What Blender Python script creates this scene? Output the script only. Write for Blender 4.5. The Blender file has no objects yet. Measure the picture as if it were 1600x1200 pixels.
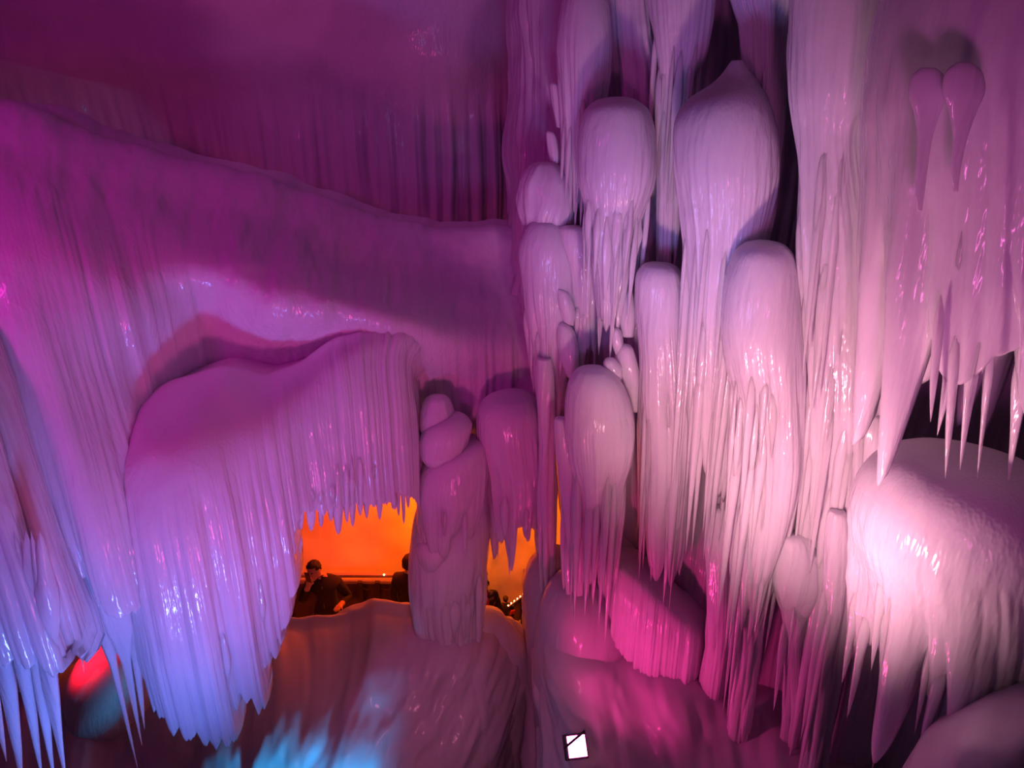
import bpy, math, random
import numpy as np
from mathutils import Vector, Quaternion, Matrix

random.seed(7)
RNG = np.random.default_rng(11)
scene = bpy.context.scene
COL = scene.collection

# ------------------------------------------------------------------ camera
F = 1000.0                      # focal length in pixels of a 1600 x 1200 frame
PITCH = math.radians(20.0)      # looking down
H = 6.4                         # eye height above the visitors' floor
cam = bpy.data.cameras.new('camera')
cam.sensor_width = 36.0
cam.lens = 36.0 * F / 1600.0
cam.clip_end = 200
cam_o = bpy.data.objects.new('camera', cam)
COL.objects.link(cam_o)
cam_o.location = (0, 0, H)
cam_o.rotation_euler = (math.pi / 2 - PITCH, 0, 0)
scene.camera = cam_o

def zrow(py, Y):
    return H + Y * math.tan(math.atan((600.0 - py) / F) - PITCH)

def W(px, py, Y):
    """point at horizontal distance Y seen at that place"""
    z = zrow(py, Y)
    depth = Y * math.cos(PITCH) - (z - H) * math.sin(PITCH)
    return Vector(((px - 800.0) / F * depth, Y, z))

def depth_at(py, Y):
    return Y * math.cos(PITCH) - (zrow(py, Y) - H) * math.sin(PITCH)

VPY = 600.0 + F / math.tan(PITCH)
def plumb(px600, py):
    """where the plumb line that crosses row 600 at px600 crosses row py"""
    return 800.0 + (px600 - 800.0) * (VPY - py) / (VPY - 600.0)

# ------------------------------------------------------------------ world, exposure
world = bpy.data.worlds.new('world')
scene.world = world
world.use_nodes = True
bg = world.node_tree.nodes['Background']
bg.inputs[0].default_value = (0.50, 0.20, 0.50, 1)
bg.inputs[1].default_value = 0.02
scene.view_settings.view_transform = 'Standard'
scene.view_settings.look = 'None'
scene.view_settings.exposure = 0.0
scene.view_settings.gamma = 1.0
scene.view_settings.use_curve_mapping = False
scene.cycles.max_bounces = 6
scene.cycles.adaptive_threshold = 0.02
scene.cycles.diffuse_bounces = 3
scene.cycles.glossy_bounces = 2

# ------------------------------------------------------------------ lamps of the cave, plus added fill lights
def aim(o, target):
    d = Vector(target) - o.location
    o.rotation_euler = d.to_track_quat('-Z', 'Y').to_euler()

def spot(name, loc, target, color, power, angle=90, blend=0.8, size=0.1):
    l = bpy.data.lights.new(name, 'SPOT')
    l.color = color; l.energy = power
    l.spot_size = math.radians(angle); l.spot_blend = blend
    l.shadow_soft_size = size
    o = bpy.data.objects.new(name, l); COL.objects.link(o)
    o.location = loc; aim(o, target)
    return o

def point(name, loc, color, power, size=0.15):
    l = bpy.data.lights.new(name, 'POINT')
    l.color = color; l.energy = power; l.shadow_soft_size = size
    o = bpy.data.objects.new(name, l); COL.objects.link(o)
    o.location = loc
    return o

# magenta flood high over the left shoulder
spot('lamp_magenta', (-3.4, 1.0, 7.4), W(100, 260, 4.6), (0.85, 0.02, 0.55), 230, 110, 1.0, 0.3)
# rose flood low in front of the middle
spot('lamp_rose', (-0.5, 1.6, 2.9), W(500, 560, 4.9), (1.0, 0.09, 0.40), 145, 95, 1.0, 0.25)
# pale rose flood low in front of the ice columns
spot('lamp_pale_rose', (0.75, 2.3, 4.0), W(1290, 590, 4.0), (1.0, 0.43, 0.53), 200, 110, 1.0, 0.12)
spot('lamp_orchid', (0.9, 0.5, 5.2), W(1450, 330, 3.2), (0.95, 0.15, 0.66), 70, 90, 1.0, 0.2)
# blue violet flood at the foot of the left curtain
spot('lamp_blue', (-1.5, 1.7, 2.2), W(150, 880, 3.7), (0.16, 0.24, 1.0), 220, 95, 1.0, 0.15)
spot('lamp_cyan', (-1.35, 3.15, 0.75), W(450, 1150, 4.6), (0.0, 0.42, 0.95), 210, 85, 1.0, 0.1)
spot('lamp_cyan_hollow', W(80, 960, 4.6), W(80, 925, 5.5), (0.0, 0.5, 0.9), 26, 48, 1.0, 0.05)
# added rose fill to brighten the ground ice, no visible source
spot('fill_ground', (0.1, 1.8, 4.2), W(720, 1070, 5.2), (1.0, 0.24, 0.46), 120, 52, 1.0, 0.3)
# cold violet light among the columns
spot('lamp_violet', (0.3, 2.6, 5.0), W(980, 200, 5.2), (0.36, 0.30, 1.0), 70, 85, 1.0, 0.3)
# added faint fill grazing the far wall to bring out its flutes
spot('fill_far', (-3.2, 6.3, 8.2), W(620, 210, 8.0), (0.70, 0.18, 0.50), 16, 110, 1.0, 0.2)
# orange light of the visitors' tunnel
spot('lamp_orange', (-1.9, 7.5, 2.8), (-1.95, 8.9, 1.0), (1.0, 0.062, 0.0), 640, 150, 1.0, 0.2)
spot('lamp_amber', (0.15, 8.2, 2.6), (0.15, 10.4, 0.6), (1.0, 0.14, 0.0), 1000, 140, 1.0, 0.2)
spot('lamp_red', W(60, 1000, 4.9), W(165, 1045, 5.2), (1.0, 0.005, 0.02), 60, 55, 1.0, 0.05)

# ------------------------------------------------------------------ materials
def new_mat(name):
    m = bpy.data.materials.new(name); m.use_nodes = True
    nt = m.node_tree
    return m, nt, nt.nodes['Principled BSDF']

def ice_material(name, base=(0.86, 0.86, 0.92), sss=0.7, scale=0.07, rough=0.19, bump=0.55, frost=0.55):
    m, nt, b = new_mat(name)
    N = nt.nodes; L = nt.links
    b.inputs['Subsurface Weight'].default_value = sss
    b.inputs['Subsurface Radius'].default_value = (1.0, 0.85, 1.0)
    b.inputs['Subsurface Scale'].default_value = scale
    b.inputs['IOR'].default_value = 1.31
    b.inputs['Coat Weight'].default_value = 0.25
    b.inputs['Coat Roughness'].default_value = 0.12
    geo = N.new('ShaderNodeNewGeometry')
    # faint milky variation of the ice itself
    n0 = N.new('ShaderNodeTexNoise'); n0.inputs['Scale'].default_value = 2.2; n0.inputs['Detail'].default_value = 2
    L.new(geo.outputs['Position'], n0.inputs['Vector'])
    mx = N.new('ShaderNodeMix'); mx.data_type = 'RGBA'
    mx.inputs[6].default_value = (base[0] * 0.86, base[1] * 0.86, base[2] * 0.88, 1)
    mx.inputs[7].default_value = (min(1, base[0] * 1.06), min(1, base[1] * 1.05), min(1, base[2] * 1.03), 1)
    L.new(n0.outputs['Fac'], mx.inputs[0])
    L.new(mx.outputs[2], b.inputs['Base Color'])
    # frost on faces that look up, glaze on the hanging ones
    sep = N.new('ShaderNodeSeparateXYZ'); L.new(geo.outputs['Normal'], sep.inputs[0])
    mr = N.new('ShaderNodeMapRange')
    mr.inputs[1].default_value = 0.1; mr.inputs[2].default_value = 0.6
    mr.inputs[3].default_value = rough; mr.inputs[4].default_value = frost
    L.new(sep.outputs[2], mr.inputs[0]); L.new(mr.outputs[0], b.inputs['Roughness'])
    # fine vertical drip relief
    mp = N.new('ShaderNodeMapping'); mp.inputs['Scale'].default_value = (26, 26, 1.6)
    L.new(geo.outputs['Position'], mp.inputs['Vector'])
    n1 = N.new('ShaderNodeTexNoise'); n1.inputs['Scale'].default_value = 1.0; n1.inputs['Detail'].default_value = 1.5
    L.new(mp.outputs[0], n1.inputs['Vector'])
    mp2 = N.new('ShaderNodeMapping'); mp2.inputs['Scale'].default_value = (70, 70, 22)
    L.new(geo.outputs['Position'], mp2.inputs['Vector'])
    n2 = N.new('ShaderNodeTexNoise'); n2.inputs['Scale'].default_value = 1.0; n2.inputs['Detail'].default_value = 0
    L.new(mp2.outputs[0], n2.inputs['Vector'])
    b1 = N.new('ShaderNodeBump'); b1.inputs['Strength'].default_value = bump; b1.inputs['Distance'].default_value = 0.02
    L.new(n1.outputs['Fac'], b1.inputs['Height'])
    b2 = N.new('ShaderNodeBump'); b2.inputs['Strength'].default_value = bump * 0.55; b2.inputs['Distance'].default_value = 0.008
    L.new(n2.outputs['Fac'], b2.inputs['Height']); L.new(b1.outputs[0], b2.inputs['Normal'])
    # frosty tops stay smooth
    mrb = N.new('ShaderNodeMapRange')
    mrb.inputs[1].default_value = 0.15; mrb.inputs[2].default_value = 0.6
    mrb.inputs[3].default_value = bump; mrb.inputs[4].default_value = bump * 0.12
    L.new(sep.outputs[2], mrb.inputs[0]); L.new(mrb.outputs[0], b1.inputs['Strength'])
    L.new(b2.outputs[0], b.inputs['Normal'])
    L.new(b2.outputs[0], b.inputs['Coat Normal'])
    return m

ICE = ice_material('milky_ice')
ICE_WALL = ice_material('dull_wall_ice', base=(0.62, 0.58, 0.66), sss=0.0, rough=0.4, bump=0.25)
ICE_GROUND = ice_material('dull_grey_ice', base=(0.60, 0.55, 0.62), sss=0.0, rough=0.42, bump=0.15, frost=0.5)  # greyer ice for the ground; on the boulder it stands in for shade
ICE_TUNNEL = ice_material('tunnel_ice', base=(0.85, 0.85, 0.85), sss=0.0, rough=0.6, bump=0.1)

def plain(name, color, rough=0.6, metal=0.0, noise=0.15, scale=30, emit=None, es=0):
    m, nt, b = new_mat(name)
    N = nt.nodes; L = nt.links
    t = N.new('ShaderNodeTexNoise'); t.inputs['Scale'].default_value = scale
    tc = N.new('ShaderNodeTexCoord'); L.new(tc.outputs['Object'], t.inputs['Vector'])
    mx = N.new('ShaderNodeMix'); mx.data_type = 'RGBA'
    mx.inputs[6].default_value = tuple(c * (1 - noise) for c in color) + (1,)
    mx.inputs[7].default_value = tuple(min(1, c * (1 + noise)) for c in color) + (1,)
    L.new(t.outputs['Fac'], mx.inputs[0]); L.new(mx.outputs[2], b.inputs['Base Color'])
    b.inputs['Roughness'].default_value = rough
    b.inputs['Metallic'].default_value = metal
    if emit:
        b.inputs['Emission Color'].default_value = tuple(emit) + (1,)
        b.inputs['Emission Strength'].default_value = es
    return m

M_BLACK = plain('black_cloth', (0.012, 0.011, 0.013), 0.85)
M_RED = plain('red_cloth', (0.45, 0.02, 0.02), 0.8)
M_GREY = plain('grey_trim', (0.16, 0.13, 0.15), 0.7)
M_SKIN = plain('skin', (0.50, 0.30, 0.24), 0.55, scale=12)
M_HAIR = plain('dark_hair', (0.012, 0.009, 0.009), 0.6)
M_METAL = plain('rail_steel', (0.36, 0.33, 0.36), 0.35, 0.7)
M_POST = plain('dark_post', (0.02, 0.016, 0.018), 0.6)
M_SHEET = plain('fence_sheet', (0.045, 0.035, 0.045), 0.4, noise=0.5, scale=5)
M_PHONE = plain('phone_case', (0.06, 0.02, 0.02), 0.3)
M_BLACKMETAL = plain('lamp_housing', (0.02, 0.02, 0.022), 0.4, 0.4)
M_CABLE = plain('cable', (0.01, 0.01, 0.01), 0.6)
M_BOARD = plain('board_yellow', (0.16, 0.09, 0.02), 0.6)
M_SIGNRED = plain('sign_red', (0.5, 0.03, 0.02), 0.5)
M_LENS = plain('lit_lens', (1, 0.6, 0.8), 0.3, emit=(1.0, 0.10, 0.42), es=40)
M_LED = plain('lit_bulb', (1, 0.8, 0.5), 0.3, emit=(1.0, 0.62, 0.25), es=6)
M_EYE = plain('eye', (0.02, 0.015, 0.012), 0.2)

# ------------------------------------------------------------------ scene graph helpers
def tag(o, label=None, cat=None, group=None, kind=None):
    if label: o['label'] = label
    if cat: o['category'] = cat
    if group: o['group'] = group
    if kind: o['kind'] = kind
    return o

def empty(name, loc, label, cat, group=None):
    o = bpy.data.objects.new(name, None); COL.objects.link(o)
    o.location = loc
    o.empty_display_size = 0.1
    o['kind'] = 'thing'
    return tag(o, label, cat, group)

def link(name, me, mat=None, parent=None):
    o = bpy.data.objects.new(name, me); COL.objects.link(o)
    if mat is not None and not me.materials:
        for mm in (mat if isinstance(mat, (list, tuple)) else [mat]): me.materials.append(mm)
    if parent is not None:
        o.parent = parent
        o.matrix_parent_inverse = Matrix.Translation(-parent.location)
    return o

def mesh_grid(name, P, closed_u=False, caps=True):
    """P: (nv, nu, 3) array -> quad mesh"""
    nv, nu = P.shape[:2]
    V = P.reshape(-1, 3)
    j = np.arange(nu if closed_u else nu - 1)
    i = np.arange(nv - 1)
    I, J = np.meshgrid(i, j, indexing='ij')
    J2 = (J + 1) % nu
    Q = np.stack([I * nu + J, I * nu + J2, (I + 1) * nu + J2, (I + 1) * nu + J], -1).reshape(-1, 4)
    faces = Q
    nf = len(faces)
    extra_v = []; tris = []
    if closed_u and caps:
        n0 = len(V)
        V = np.vstack([V, P[0].mean(0)[None], P[-1].mean(0)[None]])
        for a in range(nu):
            b = (a + 1) % nu
            tris.append((n0, b, a))
            tris.append((n0 + 1, (nv - 1) * nu + a, (nv - 1) * nu + b))
    me = bpy.data.meshes.new(name)
    tri = np.array(tris, dtype=np.int32).reshape(-1, 3)
    me.vertices.add(len(V)); me.vertices.foreach_set('co', V.astype(np.float32).ravel())
    loops = np.concatenate([faces.ravel(), tri.ravel()]).astype(np.int32)
    me.loops.add(len(loops)); me.loops.foreach_set('vertex_index', loops)
    starts = np.concatenate([np.arange(nf) * 4, nf * 4 + np.arange(len(tri)) * 3]).astype(np.int32)
    me.polygons.add(len(starts)); me.polygons.foreach_set('loop_start', starts)
    me.update(calc_edges=True)
    me.polygons.foreach_set('use_smooth', np.ones(len(me.polygons), dtype=bool))
    me.validate()
    return me

# ------------------------------------------------------------------ noise
def h1(i, seed):
    x = np.sin(i * 127.1 + seed * 311.7) * 43758.5453
    return x - np.floor(x)
def vn(x, seed=0):
    i = np.floor(x); f = x - i; f = f * f * (3 - 2 * f)
    return h1(i, seed) * (1 - f) + h1(i + 1, seed) * f
def h2(i, j, seed):
    x = np.sin(i * 127.1 + j * 269.5 + seed * 311.7) * 43758.5453
    return x - np.floor(x)
def vn2(x, y, seed=0):
    i = np.floor(x); j = np.floor(y); f = x - i; g = y - j
    f = f * f * (3 - 2 * f); g = g * g * (3 - 2 * g)
    return (h2(i, j, seed) * (1 - f) + h2(i + 1, j, seed) * f) * (1 - g) + \
           (h2(i, j + 1, seed) * (1 - f) + h2(i + 1, j + 1, seed) * f) * g
def fbm(x, y, seed=0, o=4):
    a = 0; w = 0.5
    for k in range(o):
        a = a + w * (vn2(x * 2 ** k, y * 2 ** k, seed + k * 7) - 0.5); w *= 0.5
    return a
def ridge(x, t, seed):
    """irregular rounded ribs: one per cell, each with its own place, width, height and wander"""
    i = np.floor(x); best = np.zeros(np.broadcast(x, t).shape)
    for o in (-1, 0, 1):
        k = i + o
        c = k + 0.5 + 0.7 * (h1(k, seed) - 0.5) + 0.5 * (vn2(k * 7.3 + 0 * t, t * 1.1, seed + 6) - 0.5)
        rad = 0.36 + 0.55 * h1(k, seed + 1)
        e = vn2(k * 3.7 + 0 * t, t * 0.8, seed + 4); e = np.clip((e - 0.15) * 1.6, 0, 1)
        hh = (0.3 + 0.7 * h1(k, seed + 2)) * (0.25 + 0.75 * e)
        best = np.maximum(best, hh * np.clip(1 - ((x - c) / rad) ** 2, 0, 1) ** 0.8)
    return best
def flute(s, t, seed, f):
    """vertical drip relief; s along the wall, t down it (metres)"""
    return 0.62 * ridge(s * f, t, seed) + 0.22 * ridge(s * f * 2.6 + 3.3, t, seed + 17) + 0.55 * vn2(s * f * 0.27, t * 0.45, seed + 9) - 0.5

def catmull(C, n, axis=0):
    """C: array of control values, resample to n along axis (uniform Catmull-Rom)"""
    C = np.moveaxis(np.asarray(C, float), axis, 0)
    m = C.shape[0]
    u = np.linspace(0, m - 1 - 1e-9, n)
    i = np.floor(u).astype(int); f = (u - i).reshape((-1,) + (1,) * (C.ndim - 1))
    g = lambda k: C[np.clip(k, 0, m - 1)]
    p0, p1, p2, p3 = g(i - 1), g(i), g(i + 1), g(i + 2)
    R = 0.5 * ((2 * p1) + (-p0 + p2) * f + (2 * p0 - 5 * p1 + 4 * p2 - p3) * f ** 2 + (-p0 + 3 * p1 - 3 * p2 + p3) * f ** 3)
    return np.moveaxis(R, 0, axis)

# ------------------------------------------------------------------ icicle meshes (shared)
def icicle_mesh(seed, ns=12, nr=26, stub=False, neck=False):
    r = random.Random(seed)
    t = np.linspace(0, 1, nr)
    th = np.linspace(0, 2 * math.pi, ns, endpoint=False)
    p = 0.85 if not stub else 0.5
    prof = (1 - t ** (1.15 if not stub else 2.4)) ** p
    prof = prof * (1 + 0.20 * np.sin(t * r.uniform(7, 14) + r.uniform(0, 6)) * (1 - t)) + 0.012
    prof *= np.clip(t / 0.4, 0.0, 1.0) ** 0.7 + 0.02          # grows out of the ice above
    if neck:
        c = r.uniform(0.4, 0.55)
        prof *= np.where(t < c, 1.0, 1.0 - 0.55 * np.clip((t - c) / 0.12, 0, 1))
    ph = r.uniform(0, 6); wx = r.uniform(-.5, .5); wy = r.uniform(-.5, .5)
    P = np.zeros((nr, ns, 3))
    for k in range(nr):
        rr = prof[k] * (1 + 0.20 * np.sin(2 * th + ph + t[k] * 1.5) + 0.10 * np.sin(3 * th + ph * 2 + t[k] * 2))
        sway = 0.55 * math.sin(t[k] * 3.1 + ph) * t[k] * (1 - t[k])
        P[k, :, 0] = rr * np.cos(th) + wx * sway
        P[k, :, 1] = rr * np.sin(th) + wy * sway
        P[k, :, 2] = -t[k]
    me = mesh_grid('icicle', P, closed_u=True)
    me.materials.append(ICE)
    return me
ICICLES = [icicle_mesh(i) for i in range(14)]
STUBS = [icicle_mesh(50 + i, stub=True) for i in range(10)]
NECKS = [icicle_mesh(90 + i, neck=True, nr=30) for i in range(5)]

def icicle(parent, top, tip, r, kind='i', name='icicle'):
    pool = {'i': ICICLES, 's': STUBS, 'n': NECKS}[kind]
    me = random.choice(pool)
    o = bpy.data.objects.new(name, me); COL.objects.link(o)
    top = Vector(top); tip = Vector(tip)
    d = tip - top; L = d.length
    q = Vector((0, 0, -1)).rotation_difference(d.normalized())
    rot = q @ Quaternion((0, 0, 1), random.uniform(0, 6.28))
    mw = Matrix.Translation(top) @ rot.to_matrix().to_4x4() @ Matrix.Diagonal((r, r, L, 1))
    o.parent = parent
    o.matrix_parent_inverse = Matrix.Identity(4)
    o.matrix_basis = Matrix.Translation(-parent.location) @ mw if parent is not None else mw
    return o

def icicle_px(parent, x0, y0, x1, y1, Y, w, kind='i'):
    a = W(x0, y0, Y); b = W(x1, y1, Y)
    return icicle(parent, a, b, w * 0.5 * depth_at(y0, Y) / F, kind)

# ------------------------------------------------------------------ sheets of ice
def sheet(name, cols, rows, nu, nv, mat, freq=14, seed=1, lump=0.03, thick=0.3, parent=None, plumbed=True,
          teeth=0.0, tooth_f=9, lump_f=1.3, lobe=0.0, lobe_f=3.5, lobe_len=0.0, lobe_from=0.5, skew=0.0, lump_v=0.8, lump2=0.0):
    """rows: list of (list of py, list of Y, flute amplitude); cols: px where each column crosses row 600"""
    nc = len(cols)
    C = np.zeros((len(rows), nc, 4))
    for i, row in enumerate(rows):
        pys, Ys, amp = row[:3]
        pxs = row[3] if len(row) > 3 else None
        for j in range(nc):
            py = pys[j] if hasattr(pys, '__len__') else pys
            Y = Ys[j] if hasattr(Ys, '__len__') else Ys
            a = amp[j] if hasattr(amp, '__len__') else amp
            px = pxs[j] if pxs is not None and pxs[j] is not None else (plumb(cols[j], py) if plumbed else cols[j])
            C[i, j, :3] = W(px, py, Y); C[i, j, 3] = a
    D = catmull(catmull(C, nv, 0), nu, 1)
    P = D[..., :3]; A = np.clip(D[..., 3], 0, None)
    du = np.gradient(P, axis=1); dv = np.gradient(P, axis=0)
    N = np.cross(du, dv); N /= np.linalg.norm(N, axis=2, keepdims=True) + 1e-9
    # outwards = towards the room the camera stands in
    view = np.array([0, 0, H]) - P
    sgn = np.sign((N * view).sum(2).mean())
    N *= sgn
    ds = np.linalg.norm(np.diff(P, axis=1)[..., :2], axis=2)
    s = np.concatenate([np.zeros((nv, 1)), np.cumsum(ds, 1)], 1)
    s = np.repeat(s.max(0, keepdims=True), nv, 0)      # keep ridges plumb
    t = H - P[..., 2]
    disp = A * flute(s, t, seed, freq) + lump * 2 * fbm((s + skew * t) * lump_f, t * lump_f * lump_v, seed + 40)
    disp = disp + lump2 * 2 * fbm(s * 3.1 + t * 0.8, t * 2.6, seed + 90) * np.clip(1 - A / 0.03, 0, 1)
    vv = np.linspace(0, 1, nv)[:, None]
    per = lambda q: np.interp(np.linspace(0, nc - 1, nu), np.arange(nc), q)[None, :] if hasattr(q, '__len__') else q
    lobe, lobe_len, has_teeth = per(lobe), per(lobe_len), (np.max(teeth) > 0)
    teeth = per(teeth)
    lob = ridge(s * lobe_f, t * 0.5, seed + 60)
    if np.max(lobe) > 0:
        disp = disp + lobe * lob * np.clip((vv - lobe_from) / 0.35, 0, 1)
    P = P + N * disp[..., None]
    if has_teeth:
        v = np.linspace(0, 1, nv)[:, None]
        w = np.clip((v - 0.66) / 0.34, 0, 1) ** 1.5
        tt = ridge(s[-1] * freq, t[-1], seed) * 0.75 + ridge(s[-1] * freq * 2.6 + 3.3, t[-1], seed + 17) * 0.25 + 0.35 * vn(s[-1] * tooth_f * 0.5, seed + 70)
        P[..., 2] -= w * (teeth * tt[None, :] + lobe_len * (1.5 * lob[-1][None, :] - 0.5))
    if thick > 0:
        nb = 8
        back = []
        idx = np.linspace(nv - 1, 0, nb).astype(int)
        for k, ii in enumerate(idx):
            b = P[ii].copy(); b[:, 1] += thick
            if k == 0: b[:, 2] += 0.3 * thick
            back.append(b)
        mid = P[-1].copy(); mid[:, 1] += thick * 0.5; mid[:, 2] -= 0.0
        P = np.concatenate([P, mid[None], np.array(back)], 0)
    me = mesh_grid(name, P)
    if sgn < 0:
        me.flip_normals()
    o = link(name, me, mat, parent)
    o['_'] = 0; del o['_']
    return o, D[-1, :, :3]

# ------------------------------------------------------------------ bulbs: drip columns swelling under a domed cap
def bulb(name, label, cat, Y, outline, strands=None, amp=0.02, freq=16, flute_from=0.25, seed=1, slope=0.0, nth=220, nv=100,
         mat=None, parent=None, dy=1.0, group=None, lump=0.02, part='cap', tip=None, skirt_from=0.5):
    mat = mat or ICE
    o = np.array(outline, float)
    zs = np.array([zrow(p, Y) for p in o[:, 0]])
    dep = np.array([depth_at(p, Y) for p in o[:, 0]])
    cx = ((o[:, 1] + o[:, 2]) / 2 - 800) / F * dep
    rr = (o[:, 2] - o[:, 1]) / 2 / F * dep
    K = catmull(np.stack([zs, cx, rr], 1), nv, 0)
    u = np.linspace(0, 2 * math.pi, nth, endpoint=False)
    th = u + 0.55 * np.sin(u)                    # finer towards the room than at the back
    z = K[:, 0][:, None]; X = K[:, 1][:, None]; R = np.clip(K[:, 2], 0.004, None)[:, None]
    Rm = rr.max()
    top = zs[0]; hgt = zs[0] - zs[-1]
    v = (top - z) / hgt
    ramp = np.clip((v - flute_from * 0.8) / 0.14, 0, 1); ramp = ramp * ramp * (3 - 2 * ramp)
    s = (th * Rm)[None, :] + 0 * z
    tt = top - z + 0 * s
    blend = np.clip((th - (2 * math.pi - 0.5)) / 0.5, 0, 1)[None, :]      # closes the pattern at the back
    fl = flute(s, tt, seed, freq * 1.3) * (1 - blend) + flute(s - 2 * math.pi * Rm, tt, seed, freq * 1.3) * blend
    lm = fbm(np.cos(th)[None, :] * 1.3 + X * 0.7 + 5, z * 1.6 + np.sin(th)[None, :] * 1.1, seed + 20)
    # merged strands: ribs that leave the belly and end one by one
    rg = random.Random(seed)
    nrib = max(7, int(2 * math.pi * Rm * freq * 0.5)) if amp > 0 else 0
    ribs = []; rib = np.zeros_like(s); tooth = np.zeros_like(s)
    for k in range(nrib):
        ak = 2 * math.pi * (k + rg.uniform(-0.35, 0.35)) / nrib
        hw = 2 * math.pi / nrib * rg.uniform(0.40, 1.3)
        st = flute_from + rg.uniform(0, 0.22)
        wob = ak + 0.30 * hw * np.sin(tt * rg.uniform(2, 6) + rg.uniform(0, 6))
        d = (th[None, :] - wob + math.pi) % (2 * math.pi) - math.pi
        on = np.clip((v - st) / 0.25, 0, 1) ** 1.3
        hk = rg.uniform(0.45, 1.0); lk = rg.uniform(0.1, 1.0) ** 1.3
        prof = np.clip(1 - (d / hw) ** 2, 0, 1)
        rib = np.maximum(rib, hk * on * prof ** 0.75)
        tooth = np.maximum(tooth, lk * prof ** 0.9)
        ribs.append((ak, hw, lk))
    rs = np.clip((v - flute_from) / 0.4, 0, 1); rs = rs * rs * (3 - 2 * rs)
    core = R - np.minimum(0.16 * R, amp * 1.1) * rs * (amp > 0)
    r = core + (amp * 0.7 * ramp * fl + lump * 2 * lm + amp * 1.35 * rib) * np.clip(R / Rm * 1.6, 0, 1)
    a0 = th + math.pi / 2           # seam at the back
    zz = z + 0 * s
    if amp > 0 and strands:
        if tip is None: tip = o[-1, 0] + 70
        L = zs[-1] - zrow(tip, Y)
        w = np.clip((v - skirt_from) / (1 - skirt_from), 0, 1) ** 1.4
        zz = zz - w * L * (1.25 * tooth - 0.25)
    P = np.zeros((nv, nth, 3))
    P[..., 0] = X + r * np.cos(a0)
    P[..., 1] = Y + r * np.sin(a0) * dy
    P[..., 2] = zz + slope * r * np.cos(a0)
    if amp > 0 and strands:         # inner face of the hollow skirt
        inner = []
        for q, k in ((0.985, .90), (0.95, .80), (0.88, .70), (0.78, .62), (0.66, .55)):
            Q = P[int(q * (nv - 1))].copy(); c = np.array([float(X[int(q * (nv - 1)), 0]), Y])
            Q[:, :2] = c + (Q[:, :2] - c) * k
            inner.append(Q)
        P = np.concatenate([P, np.array(inner)], 0)
    me = mesh_grid(part, P[:, ::-1], closed_u=True)
    if parent is None:
        base = Vector((float(cx[-1]), Y, float(zs[-1])))
        root = empty(name, base, label, cat, group)
        body = link(part, me, mat, root)
    else:
        root = link(name, me, mat, parent)
        if label: root['label'] = label
    def ring(zq):
        i = np.argmin(np.abs(K[:, 0] - zq)); return K[i, 1], max(K[i, 2], 0.01)
    for st in (strands or []):
        p0, plo, phi, n, wpx = st[:5]
        kind = st[5] if len(st) > 5 else 'i'
        arc = st[6] if len(st) > 6 else (-0.15, 1.15)
        lo = math.pi * (1 + arc[0]); hi = math.pi * (1 + arc[1])          # pi..2pi is the camera side
        cand = [(q + math.pi / 2) % (2 * math.pi) for q, _, _ in ribs]
        cand = [q for q in cand if lo <= q <= hi or lo <= q + 2 * math.pi <= hi] or [lo + (hi - lo) * k / max(1, n - 1) for k in range(n)]
        for k in range(n):
            ang = cand[int(len(cand) * (k + random.uniform(0, 0.99)) / n)] + random.uniform(-.04, .04)
            ang = 2 * math.pi - ang if False else ang
            zt = zrow(p0 + random.uniform(-30, 30), Y)
            X0, R0 = ring(zt)
            rad = random.uniform(0.55, 1.35) * wpx * 0.5 * depth_at(p0, Y) / F
            zb = zrow(random.uniform(plo, phi), Y)
            X1, R1 = ring(zb)
            q = max(R0 * 0.93 - rad * 0.8, R0 * 0.55)
            e = random.uniform(0.9, 1.0)
            tp = Vector((X0 + q * math.cos(ang), Y + q * math.sin(ang) * dy, zt))
            bt = Vector((X0 + (X1 - X0) * 0.3 + q * e * math.cos(ang) + random.uniform(-.015, .015), Y + q * e * math.sin(ang) * dy, zb))
            icicle(root if parent is None else parent, tp, bt, rad, kind)
    return root

# ================================================================== THE CAVE SHELL
def struct(o, label=None):
    o['kind'] = 'structure'
    if label: o['label'] = label
    return o

# back wall, far behind the left shoulder, leaning over into a roof
cb = [-420, -150, 0, 150, 300, 450, 600, 720, 800, 900, 1100]
wall_back, _ = sheet('wall_back', cb, [
    (-330, 5.2, 0.0), (-120, [6.2, 6.5, 6.8, 6.9, 6.9, 6.8, 6.9, 7.0, 7.1, 7.1, 7.0], 0.0),
    (20, [7.0, 7.2, 7.3, 7.4, 7.5, 7.5, 7.5, 7.7, 7.9, 8.0, 7.9], 0.0),
    (95, [7.0, 7.3, 7.5, 7.6, 7.8, 7.7, 7.8, 7.9, 8.3, 8.5, 8.4], 0.004),
    (160, [7.3, 7.6, 7.7, 7.9, 8.1, 7.95, 8.0, 8.2, 8.5, 8.7, 8.6], 0.05),
    (240, [7.5, 7.8, 7.9, 8.1, 8.2, 8.05, 8.1, 8.3, 8.6, 8.9, 8.8], 0.17),
    (330, [7.6, 7.9, 8.0, 8.15, 8.25, 8.1, 8.15, 8.35, 8.7, 8.9, 8.9], 0.17),
    (470, [7.7, 8.0, 8.1, 8.2, 8.3, 8.2, 8.3, 8.4, 8.8, 9.0, 9.0], 0.10)],
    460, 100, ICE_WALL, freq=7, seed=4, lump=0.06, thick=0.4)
struct(wall_back, 'far fluted ice wall in dark purple shade above the ridge')

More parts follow.
